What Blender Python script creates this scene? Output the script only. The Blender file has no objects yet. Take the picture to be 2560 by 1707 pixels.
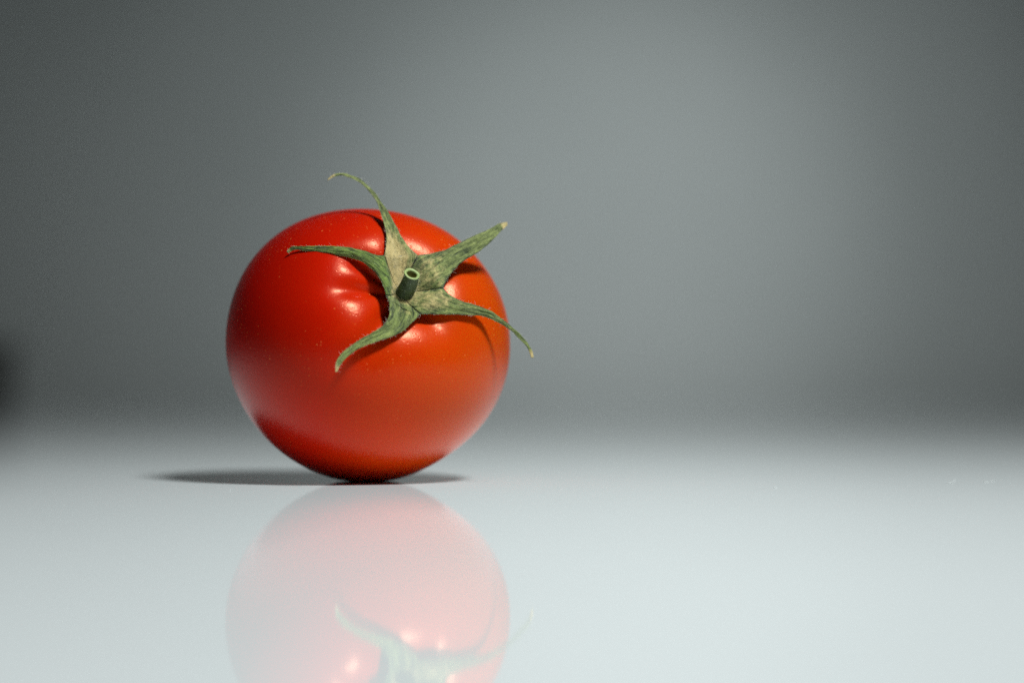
import bpy, math, random
from mathutils import Vector, Matrix, noise

random.seed(7)
SC = bpy.context.scene
COL = SC.collection

# ------------------------------------------------------------------ camera
cam_d = bpy.data.cameras.new('camera')
cam = bpy.data.objects.new('camera', cam_d)
COL.objects.link(cam)
cam.location = (0.0364, -0.558, 0.0279)
cam.rotation_euler = (math.pi / 2 + 0.0132, 0, 0)
cam_d.sensor_width = 36.0
cam_d.lens = 77.34
cam_d.clip_start = 0.01
cam_d.clip_end = 50
cam_d.dof.use_dof = True
cam_d.dof.focus_distance = 0.5335
cam_d.dof.aperture_fstop = 4.1
cam_d.dof.aperture_blades = 0
SC.camera = cam

# ------------------------------------------------------------------ world and lamps
w = bpy.data.worlds.new('World')
SC.world = w
w.use_nodes = True
bg = w.node_tree.nodes['Background']
bg.inputs[0].default_value = (0.80, 0.92, 1.0, 1)
bg.inputs[1].default_value = 0.012


def aim(o, target):
    d = Vector(target) - o.location
    o.rotation_euler = d.to_track_quat('-Z', 'Y').to_euler()


def area_lamp(name, loc, target, size, power, col):
    l = bpy.data.lights.new(name, 'AREA')
    l.shape = 'DISK'
    l.size = size
    l.energy = power
    l.color = col
    o = bpy.data.objects.new(name, l)
    COL.objects.link(o)
    o.location = loc
    aim(o, target)
    return o


def spot_lamp(name, loc, target, angle, power, col, radius=0.06, blend=1.0):
    l = bpy.data.lights.new(name, 'SPOT')
    l.spot_size = angle
    l.spot_blend = blend
    l.energy = power
    l.color = col
    l.shadow_soft_size = radius
    o = bpy.data.objects.new(name, l)
    COL.objects.link(o)
    o.location = loc
    aim(o, target)
    return o


key = area_lamp('table_lamp', (0.335, -0.37, 0.76), (0, 0, 0.0), 0.17, 4.8, (0.97, 1.0, 0.985))
key.data.spread = math.radians(112)
spot_lamp('wall_pool_spot', (0.23, 0.38, 0.36), (0.150, 1.30, 0.135), math.radians(66), 9.2, (0.96, 1.0, 1.0))  # unseen spot, added to shape the wide bright pool on the wall
spot_lamp('wall_pool_spot', (0.19, 0.38, 0.34), (0.112, 1.30, 0.135), math.radians(35), 8.4, (0.96, 1.0, 1.0))  # second added spot: narrow core that makes the wall pool peak

SC.view_settings.view_transform = 'Standard'
SC.view_settings.look = 'None'
SC.view_settings.exposure = 0
SC.view_settings.gamma = 1
SC.cycles.use_denoising = False
SC.cycles.max_bounces = 8
SC.cycles.blur_glossy = 1.0
SC.cycles.sample_clamp_indirect = 3.0


# ------------------------------------------------------------------ helpers
def new_mat(name):
    m = bpy.data.materials.new(name)
    m.use_nodes = True
    nt = m.node_tree
    nt.nodes.clear()
    out = nt.nodes.new('ShaderNodeOutputMaterial')
    p = nt.nodes.new('ShaderNodeBsdfPrincipled')
    nt.links.new(p.outputs[0], out.inputs[0])
    return m, nt, p


def nd(nt, kind, **kw):
    n = nt.nodes.new(kind)
    for k, v in kw.items():
        setattr(n, k, v)
    return n


def ramp(nt, fac, stops):
    r = nt.nodes.new('ShaderNodeValToRGB')
    while len(r.color_ramp.elements) < len(stops):
        r.color_ramp.elements.new(0.5)
    for e, (p, c) in zip(r.color_ramp.elements, stops):
        e.position = p
        e.color = c if len(c) == 4 else (*c, 1)
    nt.links.new(fac, r.inputs[0])
    return r.outputs[0]


def mix(nt, fac, a, b, blend='MIX'):
    m = nt.nodes.new('ShaderNodeMix')
    m.data_type = 'RGBA'
    m.blend_type = blend
    for i, v in ((0, fac), (6, a), (7, b)):
        if hasattr(v, 'is_linked'):
            nt.links.new(v, m.inputs[i])
        elif i == 0:
            m.inputs[0].default_value = v
        else:
            m.inputs[i].default_value = (*v, 1) if len(v) == 3 else v
    return m.outputs[2]


def noise_node(nt, vec, scale, detail=3, rough=0.5):
    n = nt.nodes.new('ShaderNodeTexNoise')
    n.inputs['Scale'].default_value = scale
    n.inputs['Detail'].default_value = detail
    n.inputs['Roughness'].default_value = rough
    if vec is not None:
        nt.links.new(vec, n.inputs['Vector'])
    return n.outputs['Fac']


def bump(nt, height, dist, strength=1.0, prev=None):
    b = nt.nodes.new('ShaderNodeBump')
    b.inputs['Distance'].default_value = dist
    b.inputs['Strength'].default_value = strength
    nt.links.new(height, b.inputs['Height'])
    if prev is not None:
        nt.links.new(prev, b.inputs['Normal'])
    return b.outputs[0]


def mesh_obj(name, verts, faces, mat, parent=None, smooth=True, attrs=None):
    me = bpy.data.meshes.new(name)
    me.from_pydata(verts, [], faces)
    if attrs:
        for an, (kind, vals) in attrs.items():
            a = me.attributes.new(an, kind, 'POINT')
            flat = [c for v in vals for c in v] if kind == 'FLOAT_VECTOR' else vals
            a.data.foreach_set('vector' if kind == 'FLOAT_VECTOR' else 'value', flat)
    me.polygons.foreach_set('use_smooth', [smooth] * len(me.polygons))
    me.materials.append(mat)
    me.update()
    o = bpy.data.objects.new(name, me)
    COL.objects.link(o)
    if parent:
        o.parent = parent
    return o


def tag(o, label=None, cat=None, group=None, kind=None):
    for k, v in (('label', label), ('category', cat), ('group', group), ('kind', kind)):
        if v:
            o[k] = v
    return o


def smoothstep(a, b, x):
    t = max(0.0, min(1.0, (x - a) / (b - a)))
    return t * t * (3 - 2 * t)


# ------------------------------------------------------------------ materials
def mat_wall():
    m, nt, p = new_mat('painted_wall')
    tc = nd(nt, 'ShaderNodeTexCoord')
    n = noise_node(nt, tc.outputs['Object'], 2.2, 4, 0.55)
    c = ramp(nt, n, [(0.3, (0.36, 0.395, 0.39)), (0.7, (0.42, 0.455, 0.45))])
    nt.links.new(c, p.inputs['Base Color'])
    p.inputs['Roughness'].default_value = 0.7
    f = noise_node(nt, tc.outputs['Object'], 260, 4, 0.6)
    nt.links.new(bump(nt, f, 0.0006, 0.5), p.inputs['Normal'])
    return m


def mat_table():
    m, nt, p = new_mat('glossy_white_lacquer')
    tc = nd(nt, 'ShaderNodeTexCoord')
    n = noise_node(nt, tc.outputs['Object'], 9, 3, 0.5)
    c = ramp(nt, n, [(0.3, (0.79, 0.85, 0.865)), (0.7, (0.81, 0.87, 0.885))])
    r = noise_node(nt, tc.outputs['Object'], 60, 4, 0.6)
    rr = nd(nt, 'ShaderNodeMapRange')
    rr.inputs[3].default_value = 0.025
    rr.inputs[4].default_value = 0.055
    nt.links.new(r, rr.inputs[0])
    dif = nd(nt, 'ShaderNodeBsdfDiffuse')
    nt.links.new(c, dif.inputs['Color'])
    glo = nd(nt, 'ShaderNodeBsdfGlossy')
    nt.links.new(rr.outputs[0], glo.inputs['Roughness'])
    glo.inputs['Color'].default_value = (1, 1, 1, 1)
    fr = nd(nt, 'ShaderNodeFresnel')
    fr.inputs['IOR'].default_value = 1.45
    k = nd(nt, 'ShaderNodeMath', operation='MULTIPLY')
    nt.links.new(fr.outputs[0], k.inputs[0])
    k.inputs[1].default_value = 0.92      # slightly hazy lacquer: weaker mirror than clear glass
    mx = nd(nt, 'ShaderNodeMixShader')
    nt.links.new(k.outputs[0], mx.inputs[0])
    nt.links.new(dif.outputs[0], mx.inputs[1])
    nt.links.new(glo.outputs[0], mx.inputs[2])
    out = [x for x in nt.nodes if x.type == 'OUTPUT_MATERIAL'][0]
    nt.links.new(mx.outputs[0], out.inputs[0])
    nt.nodes.remove(p)
    return m


def mat_skin():
    m, nt, p = new_mat('tomato_skin')
    tc = nd(nt, 'ShaderNodeTexCoord')
    o = tc.outputs['Object']
    n = noise_node(nt, o, 38, 3, 0.5)
    sx = nd(nt, 'ShaderNodeSeparateXYZ')
    nt.links.new(o, sx.inputs[0])
    # shaded-to-lit contrast painted into the skin colour: deep red flank turning orange-red
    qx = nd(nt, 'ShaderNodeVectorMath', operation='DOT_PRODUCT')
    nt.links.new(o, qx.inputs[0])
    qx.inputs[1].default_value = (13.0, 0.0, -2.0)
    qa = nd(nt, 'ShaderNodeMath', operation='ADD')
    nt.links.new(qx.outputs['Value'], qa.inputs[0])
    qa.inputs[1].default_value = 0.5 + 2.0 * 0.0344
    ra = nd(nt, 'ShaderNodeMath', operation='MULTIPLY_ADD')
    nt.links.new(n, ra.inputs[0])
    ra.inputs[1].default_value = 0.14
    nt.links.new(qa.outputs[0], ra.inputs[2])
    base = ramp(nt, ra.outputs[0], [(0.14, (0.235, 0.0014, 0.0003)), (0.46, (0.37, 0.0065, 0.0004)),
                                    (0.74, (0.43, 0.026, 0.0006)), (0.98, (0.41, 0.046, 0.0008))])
    # pale lenticels: sparse tiny dots, thicker in patches
    v = nd(nt, 'ShaderNodeTexVoronoi')
    v.inputs['Scale'].default_value = 1000
    nt.links.new(o, v.inputs['Vector'])
    dots = ramp(nt, v.outputs['Distance'], [(0.13, (1, 1, 1)), (0.24, (0, 0, 0))])
    pick = nd(nt, 'ShaderNodeSeparateColor')
    nt.links.new(v.outputs['Color'], pick.inputs[0])
    patch = noise_node(nt, o, 95, 3, 0.6)
    add = nd(nt, 'ShaderNodeMath', operation='MULTIPLY')
    nt.links.new(pick.outputs[0], add.inputs[0])
    nt.links.new(patch, add.inputs[1])
    sel = ramp(nt, add.outputs[0], [(0.40, (0, 0, 0)), (0.50, (1, 1, 1))])
    dm = nd(nt, 'ShaderNodeMath', operation='MULTIPLY')
    nt.links.new(dots, dm.inputs[0])
    nt.links.new(sel, dm.inputs[1])
    dmul = nd(nt, 'ShaderNodeMath', operation='MULTIPLY')
    nt.links.new(dm.outputs[0], dmul.inputs[0])
    dmul.inputs[1].default_value = 0.32
    shz = nd(nt, 'ShaderNodeMapRange')       # pores gather on the stem-end shoulders
    shz.inputs[1].default_value = 0.022
    shz.inputs[2].default_value = 0.046
    shz.inputs[3].default_value = 0.25
    nt.links.new(sx.outputs[2], shz.inputs[0])
    dz = nd(nt, 'ShaderNodeMath', operation='MULTIPLY')
    nt.links.new(dmul.outputs[0], dz.inputs[0])
    nt.links.new(shz.outputs[0], dz.inputs[1])
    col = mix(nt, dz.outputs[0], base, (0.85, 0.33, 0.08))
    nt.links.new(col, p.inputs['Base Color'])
    p.inputs['Subsurface Weight'].default_value = 0.4
    p.inputs['Subsurface Radius'].default_value = (1.0, 0.18, 0.06)
    p.inputs['Subsurface Scale'].default_value = 0.0022
    p.inputs['IOR'].default_value = 1.40
    p.inputs['Specular Tint'].default_value = (0.82, 0.38, 0.22, 1)
    r = noise_node(nt, o, 300, 3, 0.6)
    rr = nd(nt, 'ShaderNodeMapRange')
    rr.inputs[3].default_value = 0.245
    rr.inputs[4].default_value = 0.30
    nt.links.new(r, rr.inputs[0])
    nt.links.new(rr.outputs[0], p.inputs['Roughness'])
    f = noise_node(nt, o, 1100, 4, 0.6)
    b1 = bump(nt, f, 0.00006, 0.7)
    v2 = nd(nt, 'ShaderNodeTexVoronoi')
    v2.inputs['Scale'].default_value = 900
    nt.links.new(o, v2.inputs['Vector'])
    pit = ramp(nt, v2.outputs['Distance'], [(0.10, (0, 0, 0)), (0.25, (1, 1, 1))])
    b2 = bump(nt, pit, 0.00006, 0.35, b1)
    nt.links.new(b2, p.inputs['Normal'])
    return m


def mat_sepal(name, dark, light, tan):
    """dry green sepal skin: streaks run along it; the 'dry' attribute turns it tan"""
    m, nt, p = new_mat(name)
    uv = nd(nt, 'ShaderNodeAttribute', attribute_name='along')
    dry = nd(nt, 'ShaderNodeAttribute', attribute_name='dry')
    tc = nd(nt, 'ShaderNodeTexCoord')
    mp = nd(nt, 'ShaderNodeMapping')
    mp.inputs['Scale'].default_value = (1.0, 0.16, 1.0)
    nt.links.new(uv.outputs['Vector'], mp.inputs['Vector'])
    streak = noise_node(nt, mp.outputs[0], 1.5, 6, 0.68)
    mottle = noise_node(nt, tc.outputs['Object'], 650, 5, 0.72)
    fine = noise_node(nt, tc.outputs['Object'], 1900, 3, 0.7)
    fresh = nd(nt, 'ShaderNodeAttribute', attribute_name='fresh')
    lt = mix(nt, fresh.outputs['Fac'], light, (0.15, 0.24, 0.035))
    sfac = ramp(nt, streak, [(0.36, (0, 0, 0)), (0.60, (1, 1, 1))])
    c1 = mix(nt, sfac, dark, lt)
    c2 = ramp(nt, mottle, [(0.34, (0.48, 0.51, 0.42)), (0.64, (1.18, 1.16, 1.1))])
    c = mix(nt, 0.85, c1, c2, 'MULTIPLY')
    d1 = nd(nt, 'ShaderNodeMath', operation='ADD')
    nt.links.new(dry.outputs['Fac'], d1.inputs[0])
    nt.links.new(mottle, d1.inputs[1])
    df = ramp(nt, d1.outputs[0], [(0.62, (0, 0, 0)), (1.25, (1, 1, 1))])
    tanc = mix(nt, 0.8, tan, c2, 'MULTIPLY')
    c = mix(nt, df, c, tanc)
    # downy pale fuzz specks
    fz = ramp(nt, fine, [(0.56, (0, 0, 0)), (0.75, (1, 1, 1))])
    fm = nd(nt, 'ShaderNodeMath', operation='MULTIPLY')
    fm.inputs[1].default_value = 0.38
    nt.links.new(fz, fm.inputs[0])
    c = mix(nt, fm.outputs[0], c, (0.36, 0.40, 0.22))
    nt.links.new(c, p.inputs['Base Color'])
    p.inputs['Roughness'].default_value = 0.62
    p.inputs['Specular IOR Level'].default_value = 0.3
    p.inputs['Sheen Weight'].default_value = 0.15
    p.inputs['Sheen Roughness'].default_value = 0.4
    b = bump(nt, streak, 0.0011, 0.8)
    b = bump(nt, mottle, 0.0005, 0.6, b)
    nt.links.new(b, p.inputs['Normal'])
    return m


def mat_plain(name, c0, c1, rough, scale, bumpd=0.0002):
    m, nt, p = new_mat(name)
    tc = nd(nt, 'ShaderNodeTexCoord')
    n = noise_node(nt, tc.outputs['Object'], scale, 4, 0.65)
    nt.links.new(ramp(nt, n, [(0.3, c0), (0.7, c1)]), p.inputs['Base Color'])
    p.inputs['Roughness'].default_value = rough
    nt.links.new(bump(nt, n, bumpd, 0.6), p.inputs['Normal'])
    return m


M_WALL = mat_wall()
M_TABLE = mat_table()
M_SKIN = mat_skin()
M_SEPAL = mat_sepal('sepal_green', (0.015, 0.032, 0.006), (0.215, 0.25, 0.085), (0.42, 0.335, 0.15))
M_STEM = mat_plain('stem_green', (0.007, 0.014, 0.003), (0.05, 0.075, 0.018), 0.6, 500)
M_CUT = mat_plain('stem_cut_flesh', (0.18, 0.24, 0.075), (0.27, 0.34, 0.12), 0.5, 800, 0.0001)
M_PITH = mat_plain('stem_pith', (0.07, 0.075, 0.012), (0.17, 0.15, 0.03), 0.6, 700)
M_HAIR = mat_plain('sepal_hair', (0.55, 0.55, 0.45), (0.7, 0.7, 0.6), 0.5, 100, 0)
M_SCUFF = mat_plain('scuffed_lacquer', (0.47, 0.51, 0.51), (0.56, 0.60, 0.60), 0.6, 900, 0)


# ------------------------------------------------------------------ setting: wall and table
def block(x0, x1, y0, y1, z0, z1):
    v = [(x, y, z) for z in (z0, z1) for y in (y0, y1) for x in (x0, x1)]
    f = [(0, 2, 3, 1), (4, 5, 7, 6), (0, 1, 5, 4), (2, 6, 7, 3), (0, 4, 6, 2), (1, 3, 7, 5)]
    return v, f


tag(mesh_obj('wall', *block(-1.6, 1.6, 1.30, 1.40, -0.75, 1.6), M_WALL, smooth=False), kind='structure')

table = bpy.data.objects.new('table', None)
COL.objects.link(table)
tag(table, 'glossy white table top mirroring the tomato', 'table')
top = mesh_obj('table_top', *block(-0.85, 0.85, -0.50, 1.08, -0.03, 0.0), M_TABLE, table, smooth=False)
bv = top.modifiers.new('bevel', 'BEVEL')
bv.width = 0.004
bv.segments = 3


def scuff(x, y, size, seed, squash):
    rnd = random.Random(seed)
    n = 11
    v = [(x, y, 0.00022)]
    for i in range(n):
        a = 2 * math.pi * i / n
        r = size * rnd.uniform(0.35, 1.0)
        v.append((x + r * math.cos(a), y + r * math.sin(a) * squash, 0.00008))
    f = [(0, 1 + i, 1 + (i + 1) % n) for i in range(n)]
    mesh_obj('scuff_mark', v, f, M_SCUFF, table, smooth=False)


for sx, sy, ss, seed, q in ((0.0992, -0.033, 0.0006, 1, 2.2), (0.1450, -0.012, 0.0009, 2, 3.0), (0.1464, -0.009, 0.0005, 8, 2.0),
                           (0.1490, 0.003, 0.0006, 3, 2.5), (0.1553, -0.006, 0.0010, 4, 2.0), (0.1580, -0.001, 0.0006, 5, 2.4),
                           (0.0480, -0.040, 0.0003, 6, 2.0), (-0.0290, -0.046, 0.0003, 7, 2.0)):
    scuff(sx, sy, ss, seed, q)

# dark block stands in for an unidentified blur, cut by the left frame edge
blur_block = bpy.data.objects.new('block', None)
COL.objects.link(blur_block)
blur_block.location = (-0.368, 0.98, 0)
tag(blur_block, 'stand-in block for an unidentified dark blur at the left edge beyond the tomato', 'block')
M_BLUR = mat_plain('dark_blur_tone', (0.018, 0.020, 0.018), (0.035, 0.036, 0.033), 0.6, 40)
for nm, args in (('lower_slab', (-0.050, 0.050, -0.035, 0.035, 0.0005, 0.036)), ('upper_slab', (-0.053, 0.053, -0.038, 0.038, 0.0365, 0.048))):
    bo = mesh_obj(nm, *block(*args), M_BLUR, blur_block, smooth=False)
    bm_ = bo.modifiers.new('bevel', 'BEVEL')
    bm_.width = 0.003
    bm_.segments = 3

# ------------------------------------------------------------------ tomato
tomato = bpy.data.objects.new('tomato', None)
COL.objects.link(tomato)
tomato.location = (0, 0, 0)
tag(tomato, 'ripe red tomato lying on its side with green star calyx facing forward', 'tomato')

C = Vector((0, 0, 0.03439))              # centre of the fruit above the table
R = 0.0345
AX = Vector((0.31, -0.84, 0.44)).normalized()
E2 = (Vector((0, 0, 1)) - AX * AX.z).normalized()
E1 = AX.cross(E2)
if E1.x < 0:
    E1 = -E1
FOUR = [1.0068, -0.0055, 0.01, 0.0208, -0.0072, 0.0065, 0.0056, -0.0013, -0.0006, -0.0006, -0.0033]
# furrows running out of the stem end: azimuth (deg), depth, width (rad), reach (rad)
FURROWS = [(180, 0.046, 0.19, 0.24), (238, 0.066, 0.26, 0.36), (311, 0.034, 0.32, 0.34),
           (26, 0.040, 0.22, 0.30), (112, -0.034, 0.38, 0.28), (143, 0.036, 0.18, 0.18)]


def body_point(phi, psi):
    d = AX * math.cos(phi) + (E1 * math.cos(psi) + E2 * math.sin(psi)) * math.sin(phi)
    th = math.atan2(d.z, d.x)
    s = FOUR[0]
    for k in range(1, 6):
        s += FOUR[2 * k - 1] * math.cos(k * th) + FOUR[2 * k] * math.sin(k * th)
    rho2 = d.x * d.x + d.z * d.z
    r = 1.014 * (1 + (s - 1) * rho2)
    r -= 0.225 * math.exp(-(phi / 0.37) ** 2.2)
    g = 0.0
    for az, dep, wid, reach in FURROWS:
        da = (psi - math.radians(az) + math.pi) % (2 * math.pi) - math.pi
        prof = math.exp(-abs(da / wid) ** 1.9)
        g += dep * prof * math.exp(-((phi - 0.32) / reach) ** 2) * smoothstep(0.02, 0.2, phi)
    r -= g
    # slow unevenness of a grown fruit
    r += 0.006 * noise.noise(d * 1.7 + Vector((3.1, 0.4, 1.7)))
    r += 0.016 * math.exp(-(math.acos(max(-1, min(1, -d.z))) / 0.45) ** 2)
    p = d * r * R
    zmin = -0.03439 - 0.0002
    if p.z < zmin + 0.0008:              # weight flattens the underside a little
        k = 0.0008
        p.z = zmin + k * math.exp((p.z - zmin - k) / k)
    return C + p


NP, NS = 190, 240
bv_, bf_ = [], []
bv_.append(tuple(body_point(0, 0)))
for i in range(1, NP):
    phi = math.pi * (i / NP)
    for j in range(NS):
        bv_.append(tuple(body_point(phi, 2 * math.pi * j / NS)))
bv_.append(tuple(body_point(math.pi, 0)))
for j in range(NS):
    bf_.append((0, 1 + j, 1 + (j + 1) % NS))
for i in range(NP - 2):
    for j in range(NS):
        a0 = 1 + i * NS + j
        a1 = 1 + i * NS + (j + 1) % NS
        bf_.append((a0, a0 + NS, a1 + NS, a1))
last = len(bv_) - 1
for j in range(NS):
    bf_.append((last, 1 + (NP - 2) * NS + (j + 1) % NS, 1 + (NP - 2) * NS + j))
fruit = mesh_obj('fruit', bv_, bf_, M_SKIN, tomato)

# ------------------------------------------------------------------ calyx: five sepals round the stem
SEPALS = {
  'up': [
    (5.35, -24.48, 21.49, 13.36, -21.44, 21.65), (5.7, -23.27, 23.4, 11.78, -21.18, 23.11),
    (5.73, -22.15, 25.34, 10.41, -20.73, 24.77), (5.56, -20.94, 27.3, 9.2, -19.97, 26.59),
    (5.13, -19.66, 29.24, 8.19, -18.88, 28.57), (4.48, -18.5, 31.13, 7.12, -17.84, 30.53),
    (3.81, -17.16, 33.04, 5.97, -16.67, 32.46), (3.16, -15.82, 34.95, 4.74, -15.55, 34.35),
    (2.07, -14.88, 36.64, 3.39, -14.65, 36.14), (0.79, -14.22, 38.16, 2.08, -13.85, 37.95),
    (-0.6, -13.66, 39.57, 0.51, -13.27, 39.53), (-2.23, -13.56, 40.59, -1.21, -13.04, 40.87),
    (-3.97, -13.62, 41.39, -3.13, -13.07, 41.84), (-5.8, -13.83, 41.8, -5.22, -13.35, 42.31),
    (-7.58, -14.37, 41.37, -7.3, -13.85, 42.18), (-9.19, -15.16, 40.38, -9.04, -14.81, 40.94),
  ],
  'upper_right': [
    (13.36, -21.44, 21.65, 19.69, -23.34, 13.57), (14.9, -20.93, 21.85, 20.27, -22.56, 14.95),
    (16.44, -20.42, 22.05, 21.03, -21.78, 16.24), (17.95, -19.9, 22.46, 21.85, -21.07, 17.49),
    (19.47, -19.46, 22.87, 22.79, -20.44, 18.66), (20.9, -18.93, 23.51, 23.82, -19.83, 19.73),
    (22.29, -18.28, 24.25, 25.05, -19.18, 20.59), (23.69, -17.62, 24.99, 26.31, -18.54, 21.4),
    (25.09, -17.01, 25.74, 27.59, -17.95, 22.19), (26.5, -16.43, 26.48, 28.77, -17.36, 23.12),
    (27.95, -15.89, 27.14, 29.95, -16.76, 24.06), (29.41, -15.01, 27.78, 31.09, -15.81, 25.08),
    (30.84, -14.11, 28.5, 32.16, -14.84, 26.18), (32.22, -12.98, 29.36, 33.12, -13.67, 27.4),
    (33.62, -11.69, 30.2, 34.17, -12.35, 28.56), (35.14, -10.64, 30.5, 35.29, -11.03, 29.66),
  ],
  'right': [
    (19.69, -23.34, 13.57, 14.36, -28.74, 7.01), (20.99, -23.52, 12.13, 16.4, -27.89, 7.03),
    (22.6, -23.37, 11.14, 18.44, -27.05, 7.04), (24.36, -22.98, 10.4, 20.49, -26.18, 7.02),
    (26.2, -22.43, 9.84, 22.55, -25.26, 7.0), (28.04, -21.86, 9.31, 24.61, -24.35, 6.97),
    (29.86, -21.17, 8.7, 26.68, -23.28, 6.92), (31.58, -20.66, 7.84, 28.75, -22.22, 6.84),
    (33.19, -20.16, 6.77, 30.73, -21.35, 6.24), (34.71, -19.64, 5.58, 32.64, -20.5, 5.41),
    (36.2, -19.16, 4.35, 34.48, -19.76, 4.41), (37.7, -18.33, 3.12, 36.2, -18.83, 3.21),
    (39.08, -17.62, 1.75, 37.69, -18.14, 1.73), (40.32, -16.9, 0.26, 39.19, -17.32, 0.25),
    (41.27, -16.26, -1.41, 40.47, -16.56, -1.42), (41.77, -15.89, -3.3, 41.14, -16.19, -3.4),
  ],
  'bottom': [
    (14.36, -28.74, 7.01, 6.15, -29.44, 11.45), (13.23, -29.87, 5.8, 6.87, -30.05, 9.94),
    (12.1, -31.0, 4.59, 7.07, -30.92, 8.29), (10.91, -31.95, 3.47, 6.9, -31.76, 6.66),
    (9.61, -32.71, 2.46, 6.33, -32.5, 5.17), (8.13, -33.35, 1.8, 5.27, -33.28, 3.95),
    (6.61, -33.88, 1.21, 3.94, -33.91, 3.05), (5.07, -34.4, 0.68, 2.57, -34.52, 2.21),
    (3.53, -34.87, 0.15, 1.15, -35.06, 1.47), (2.01, -35.32, -0.44, -0.21, -35.58, 0.63),
    (0.54, -35.8, -1.12, -1.49, -36.13, -0.32), (-0.86, -36.25, -1.94, -2.73, -36.62, -1.33),
    (-2.14, -36.74, -2.93, -3.93, -37.11, -2.38), (-3.34, -37.17, -4.02, -4.82, -37.56, -3.72),
    (-4.28, -37.53, -5.33, -5.37, -37.88, -5.21), (-4.85, -37.85, -6.8, -5.38, -38.05, -6.8),
  ],
  'left': [
    (6.15, -29.44, 11.45, 5.35, -24.48, 21.49), (5.57, -28.76, 13.31, 3.75, -25.15, 21.48),
    (4.78, -28.2, 15.1, 2.24, -25.52, 22.01), (3.71, -27.66, 16.74, 0.69, -25.76, 22.48),
    (2.37, -27.17, 18.13, -0.89, -25.89, 22.87), (0.82, -26.88, 19.3, -2.48, -26.08, 23.16),
    (-0.93, -26.48, 20.18, -4.1, -25.95, 23.42), (-2.79, -26.29, 20.74, -5.73, -25.91, 23.54),
    (-4.69, -26.02, 21.16, -7.38, -25.7, 23.66), (-6.63, -25.66, 21.47, -9.04, -25.39, 23.69),
    (-8.57, -25.3, 21.77, -10.71, -25.07, 23.71), (-10.52, -24.77, 22.09, -12.39, -24.61, 23.71),
    (-12.49, -24.26, 22.37, -14.07, -24.15, 23.7), (-14.46, -23.64, 22.66, -15.76, -23.57, 23.71),
    (-16.46, -22.94, 22.85, -17.44, -22.94, 23.55), (-18.12, -22.64, 22.04, -18.51, -22.57, 22.46),
  ],
}
# each row: left edge then right edge of the sepal, mm from the fruit's centre, from the notch to the tip
HEART = Vector((9.0, -23.6, 12.4))       # bottom of the calyx cup
# sepal: (fold height mm, dry patch strength near the base, dryness of the tip, wave seed)
LOOK = {'up': (-0.7, 0.75, 0.9, 1), 'upper_right': (0.9, 0.25, 0.9, 2), 'right': (0.9, 0.3, 0.7, 3),
        'bottom': (-0.8, 0.12, 0.8, 4), 'left': (0.8, 0.05, 0.2, 5)}

calyx = mesh_obj('calyx', *(lambda: (
    [tuple(C + (HEART + AX * -0.9) * 0.001)] +
    [tuple(C + (HEART + AX * -0.7 + (E1 * math.cos(a * math.pi / 8) + E2 * math.sin(a * math.pi / 8)) * 3.2 + AX * 1.0) * 0.001) for a in range(16)],
    [(0, 1 + a, 1 + (a + 1) % 16) for a in range(16)]))(), M_STEM, tomato)


def cr(pts, t):
    n = len(pts) - 1
    x = t * n
    i = min(int(x), n - 1)
    u = x - i
    p0, p1, p2, p3 = pts[max(i - 1, 0)], pts[i], pts[i + 1], pts[min(i + 2, n)]
    return 0.5 * ((2 * p1) + (p2 - p0) * u + (2 * p0 - 5 * p1 + 4 * p2 - p3) * u * u + (3 * p1 - p0 - 3 * p2 + p3) * u * u * u)


EDGE_PTS = []


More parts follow.
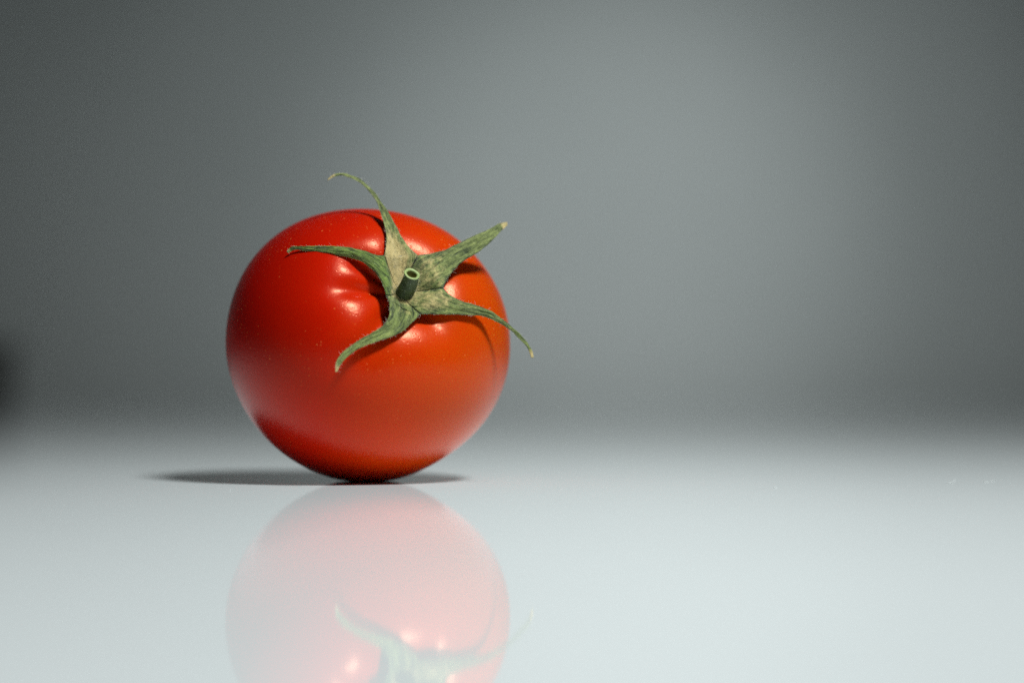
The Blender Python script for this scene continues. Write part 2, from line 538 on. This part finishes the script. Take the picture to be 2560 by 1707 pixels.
def make_sepal(kind):
    rows = SEPALS[kind]
    fold, dry0, dry1, seed = LOOK[kind]
    Lp = [Vector(r[:3]) for r in rows]
    Rp = [Vector(r[3:]) for r in rows]
    NB, NT, NW = 10, 64, 16               # rows heart->notch, notch->tip, quads across
    grid = []
    total = NB + NT
    length = 0.0
    prev = HEART
    for i in range(total + 1):
        if i <= NB:
            u = i / NB
            sag = math.sin(u * math.pi * 0.5)
            l = HEART.lerp(Lp[0], u) - AX * (0.5 * math.sin(u * math.pi))
            r = HEART.lerp(Rp[0], u) - AX * (0.5 * math.sin(u * math.pi))
            t = 0.0
        else:
            t = (i - NB) / NT
            l, r = cr(Lp, t), cr(Rp, t)
            wv = smoothstep(0.02, 0.15, t) * 0.16
            l = l + Vector((noise.noise(Vector((t * 13, seed, 0))), noise.noise(Vector((t * 9, seed, 4))), noise.noise(Vector((t * 12, seed, 8))))) * wv
            r = r + Vector((noise.noise(Vector((t * 12, seed, 20))), noise.noise(Vector((t * 9, seed, 24))), noise.noise(Vector((t * 13, seed, 28))))) * wv
        mid = (l + r) * 0.5
        length += (mid - prev).length
        prev = mid
        grid.append((l, r, t, i / NB if i <= NB else 1.0, length))
    verts, along, dry = [], [], []
    top_idx, bot_idx = {}, {}
    for i, (l, r, t, u, ln) in enumerate(grid):
        across = r - l
        wd = across.length
        a = grid[min(i + 1, total)]
        b = grid[max(i - 1, 0)]
        tang = (a[0] + a[1] - b[0] - b[1])
        nrm = tang.cross(across)
        nrm = nrm.normalized() if nrm.length > 1e-6 else AX
        if nrm.dot(Vector((0.2, -0.8, 0.5))) < 0:
            nrm = -nrm
        th = min(0.55, 0.28 * wd + 0.05) if u >= 1 else 0.5 * u + 0.02
        for side in (0, 1):
            for j in range(NW + 1):
                s = j / NW * 2 - 1
                if side == 1 and j in (0, NW):
                    bot_idx[i, j] = top_idx[i, j]
                    continue
                p = l.lerp(r, j / NW)
                env = smoothstep(0, 1.0, u) * (1 - 0.55 * t)
                ridge = (1 - abs(s) ** 1.3) * fold * min(1.0, wd / 5.0) * env
                ripple = 0.20 * min(1.0, wd / 3.0) * (1 - s * s) * noise.noise(Vector((s * 2.6 * min(1, wd / 4), ln * 0.16, seed * 7.3))) * 2.0
                vein = 0.10 * (1 - s * s) * math.sin(s * 9 + 1.2 * math.sin(ln * 0.35 + seed)) * min(1.0, wd / 4.0) * smoothstep(0.3, 1, u)
                h = ridge + ripple + vein
                if side == 1:
                    h -= th * (1 - s * s) ** 0.6
                q = C + (p + nrm * h) * 0.001
                (top_idx if side == 0 else bot_idx)[i, j] = len(verts)
                verts.append(tuple(q))
                along.append((s * wd * 0.5 + seed * 11.7, ln, seed * 3.1))
                base_dry = dry0 * (1 - smoothstep(0.0, 0.34, t)) * (1 - 0.75 * smoothstep(0.45, 1.0, abs(s - (-0.25 if kind == 'up' else 0.0))))
                tip_dry = dry1 * smoothstep(0.90, 0.985, t)
                heart_dry = 0.45 * (1 - smoothstep(0.2, 1.0, u))
                dry.append(min(1.0, max(base_dry, tip_dry, heart_dry)))
        if 1 < i < total:
            EDGE_PTS.append((C + l * 0.001, (l - r).normalized(), nrm, tang.normalized(), t))
            EDGE_PTS.append((C + r * 0.001, (r - l).normalized(), nrm, tang.normalized(), t))
            EDGE_PTS.append((C + l.lerp(r, random.uniform(.1, .9)) * 0.001, nrm, nrm, tang.normalized(), t))
    faces = []
    for i in range(total):
        for j in range(NW):
            q = (top_idx[i, j], top_idx[i, j + 1], top_idx[i + 1, j + 1], top_idx[i + 1, j])
            faces.append(q)
            q = (bot_idx[i, j], bot_idx[i + 1, j], bot_idx[i + 1, j + 1], bot_idx[i, j + 1])
            faces.append(q)
    # close the tip
    for j in range(NW):
        ids = [top_idx[total, j], top_idx[total, j + 1], bot_idx[total, j + 1], bot_idx[total, j]]
        ids = list(dict.fromkeys(ids))
        if len(ids) >= 3:
            faces.append(tuple(ids))
    return mesh_obj('sepal', verts, faces, M_SEPAL, calyx, attrs={'along': ('FLOAT_VECTOR', along), 'dry': ('FLOAT', dry),
        'fresh': ('FLOAT', [{'left': 0.9, 'up': 0.1, 'upper_right': 0.15, 'right': 0.3, 'bottom': 0.35}[kind]] * len(verts))})


SEP_LABEL = {'up': 'longest sepal rising above the tomato with a thin curled brown tip',
             'upper_right': 'broad straight sepal sticking out past the upper right of the fruit',
             'right': 'sepal curving down past the right edge of the fruit',
             'bottom': 'sepal bending down over the front of the fruit',
             'left': 'narrow sepal lying along the left shoulder of the fruit'}
for k in SEPALS:
    tag(make_sepal(k), SEP_LABEL[k])

# ------------------------------------------------------------------ stem: a short cut stalk, hollow at the end
S0 = C + Vector((9.3, -22.0, 10.6)) * 0.001
S1 = C + Vector((12.25, -27.4, 16.75)) * 0.001
SA = (S1 - S0).normalized()
SU = (Vector((1, 0, 0)) - SA * SA.x).normalized()
SV = SA.cross(SU)
NR = 40


def ring(c, r, seed, amp, flute=0.0):
    out = []
    for k in range(NR):
        an = 2 * math.pi * k / NR
        rr = r * (1 + amp * noise.noise(Vector((math.cos(an) * 1.4, math.sin(an) * 1.4, seed))) + flute * math.cos(an * 9))
        out.append(tuple(c + (SU * math.cos(an) + SV * math.sin(an)) * rr))
    return out


def skin_rings(rings):
    v, f = [], []
    for r in rings:
        v += r
    for i in range(len(rings) - 1):
        for k in range(NR):
            k2 = (k + 1) % NR
            f.append((i * NR + k, i * NR + k2, (i + 1) * NR + k2, (i + 1) * NR + k))
    return v, f


L = (S1 - S0).length
rings = []
STEM_PTS = []
for i in range(15):
    u = i / 14
    r = 0.00212 + 0.0010 * math.exp(-u * 7) + 0.00010 * math.sin(u * 5) - 0.00012 * u
    c = S0.lerp(S1, u) + SU * 0.0003 * math.sin(u * 3.1)
    rings.append(ring(c, r, u * 2.0, 0.12, 0.020))
    for k in range(0, NR, 2):
        q = Vector(rings[-1][k])
        STEM_PTS.append((q, (q - c).normalized()))
stem = mesh_obj('stem', *skin_rings(rings), M_STEM, tomato)
cut = []
for off, r in ((-0.00002, 0.00200), (0.00012, 0.00197), (0.00015, 0.00172), (0.0001, 0.00142), (-0.00012, 0.00130), (-0.0003, 0.00127)):
    cut.append(ring(S1 + SA * off, r, 2.0, 0.09))
mesh_obj('cut_rim', *skin_rings(cut), M_CUT, stem)
hol = []
for off, r in ((-0.0002, 0.00129), (-0.0008, 0.0012), (-0.0015, 0.00095), (-0.0021, 0.0006), (-0.0023, 0.0001)):
    hol.append(ring(S1 + SA * off, r, 5.0, 0.12))
mesh_obj('hollow', *skin_rings(hol), M_PITH, stem)

# fine hairs on the sepals: nobody could count them
for q, out in STEM_PTS:
    if q.z < (S0.z + S1.z) * 0.5 + 0.004:
        EDGE_PTS.append((q, out, out, SA, 0.3))
hv, hf = [], []
rnd = random.Random(3)
for (p, out, nrm, tang, t) in EDGE_PTS:
    if rnd.random() > 0.45:
        continue
    d = (out * rnd.uniform(0.5, 1) + nrm * rnd.uniform(-0.1, 0.9) + tang * rnd.uniform(-0.7, 0.7)).normalized()
    ln = 0.001 * rnd.uniform(0.25, 0.8) * (1.9 if rnd.random() < 0.12 else 1)
    side = d.cross(Vector((0.3, 0.5, 0.8))).normalized()
    oth = d.cross(side)
    rad = 0.000018
    bend = (nrm * rnd.uniform(-0.3, 0.3) + tang * rnd.uniform(-0.3, 0.3)) * ln
    b = len(hv)
    for f, rr in ((-0.1, 1.0), (0.55, 0.75)):
        for k in range(3):
            an = k * 2.0944
            hv.append(tuple(p + d * ln * f + bend * max(f, 0) ** 2 + (side * math.cos(an) + oth * math.sin(an)) * rad * rr))
    hv.append(tuple(p + d * ln + bend))
    for k in range(3):
        k2 = (k + 1) % 3
        hf.append((b + k, b + k2, b + 3 + k2, b + 3 + k))
        hf.append((b + 3 + k, b + 3 + k2, b + 6))
tag(mesh_obj('hair', hv, hf, M_HAIR, calyx), kind='stuff')
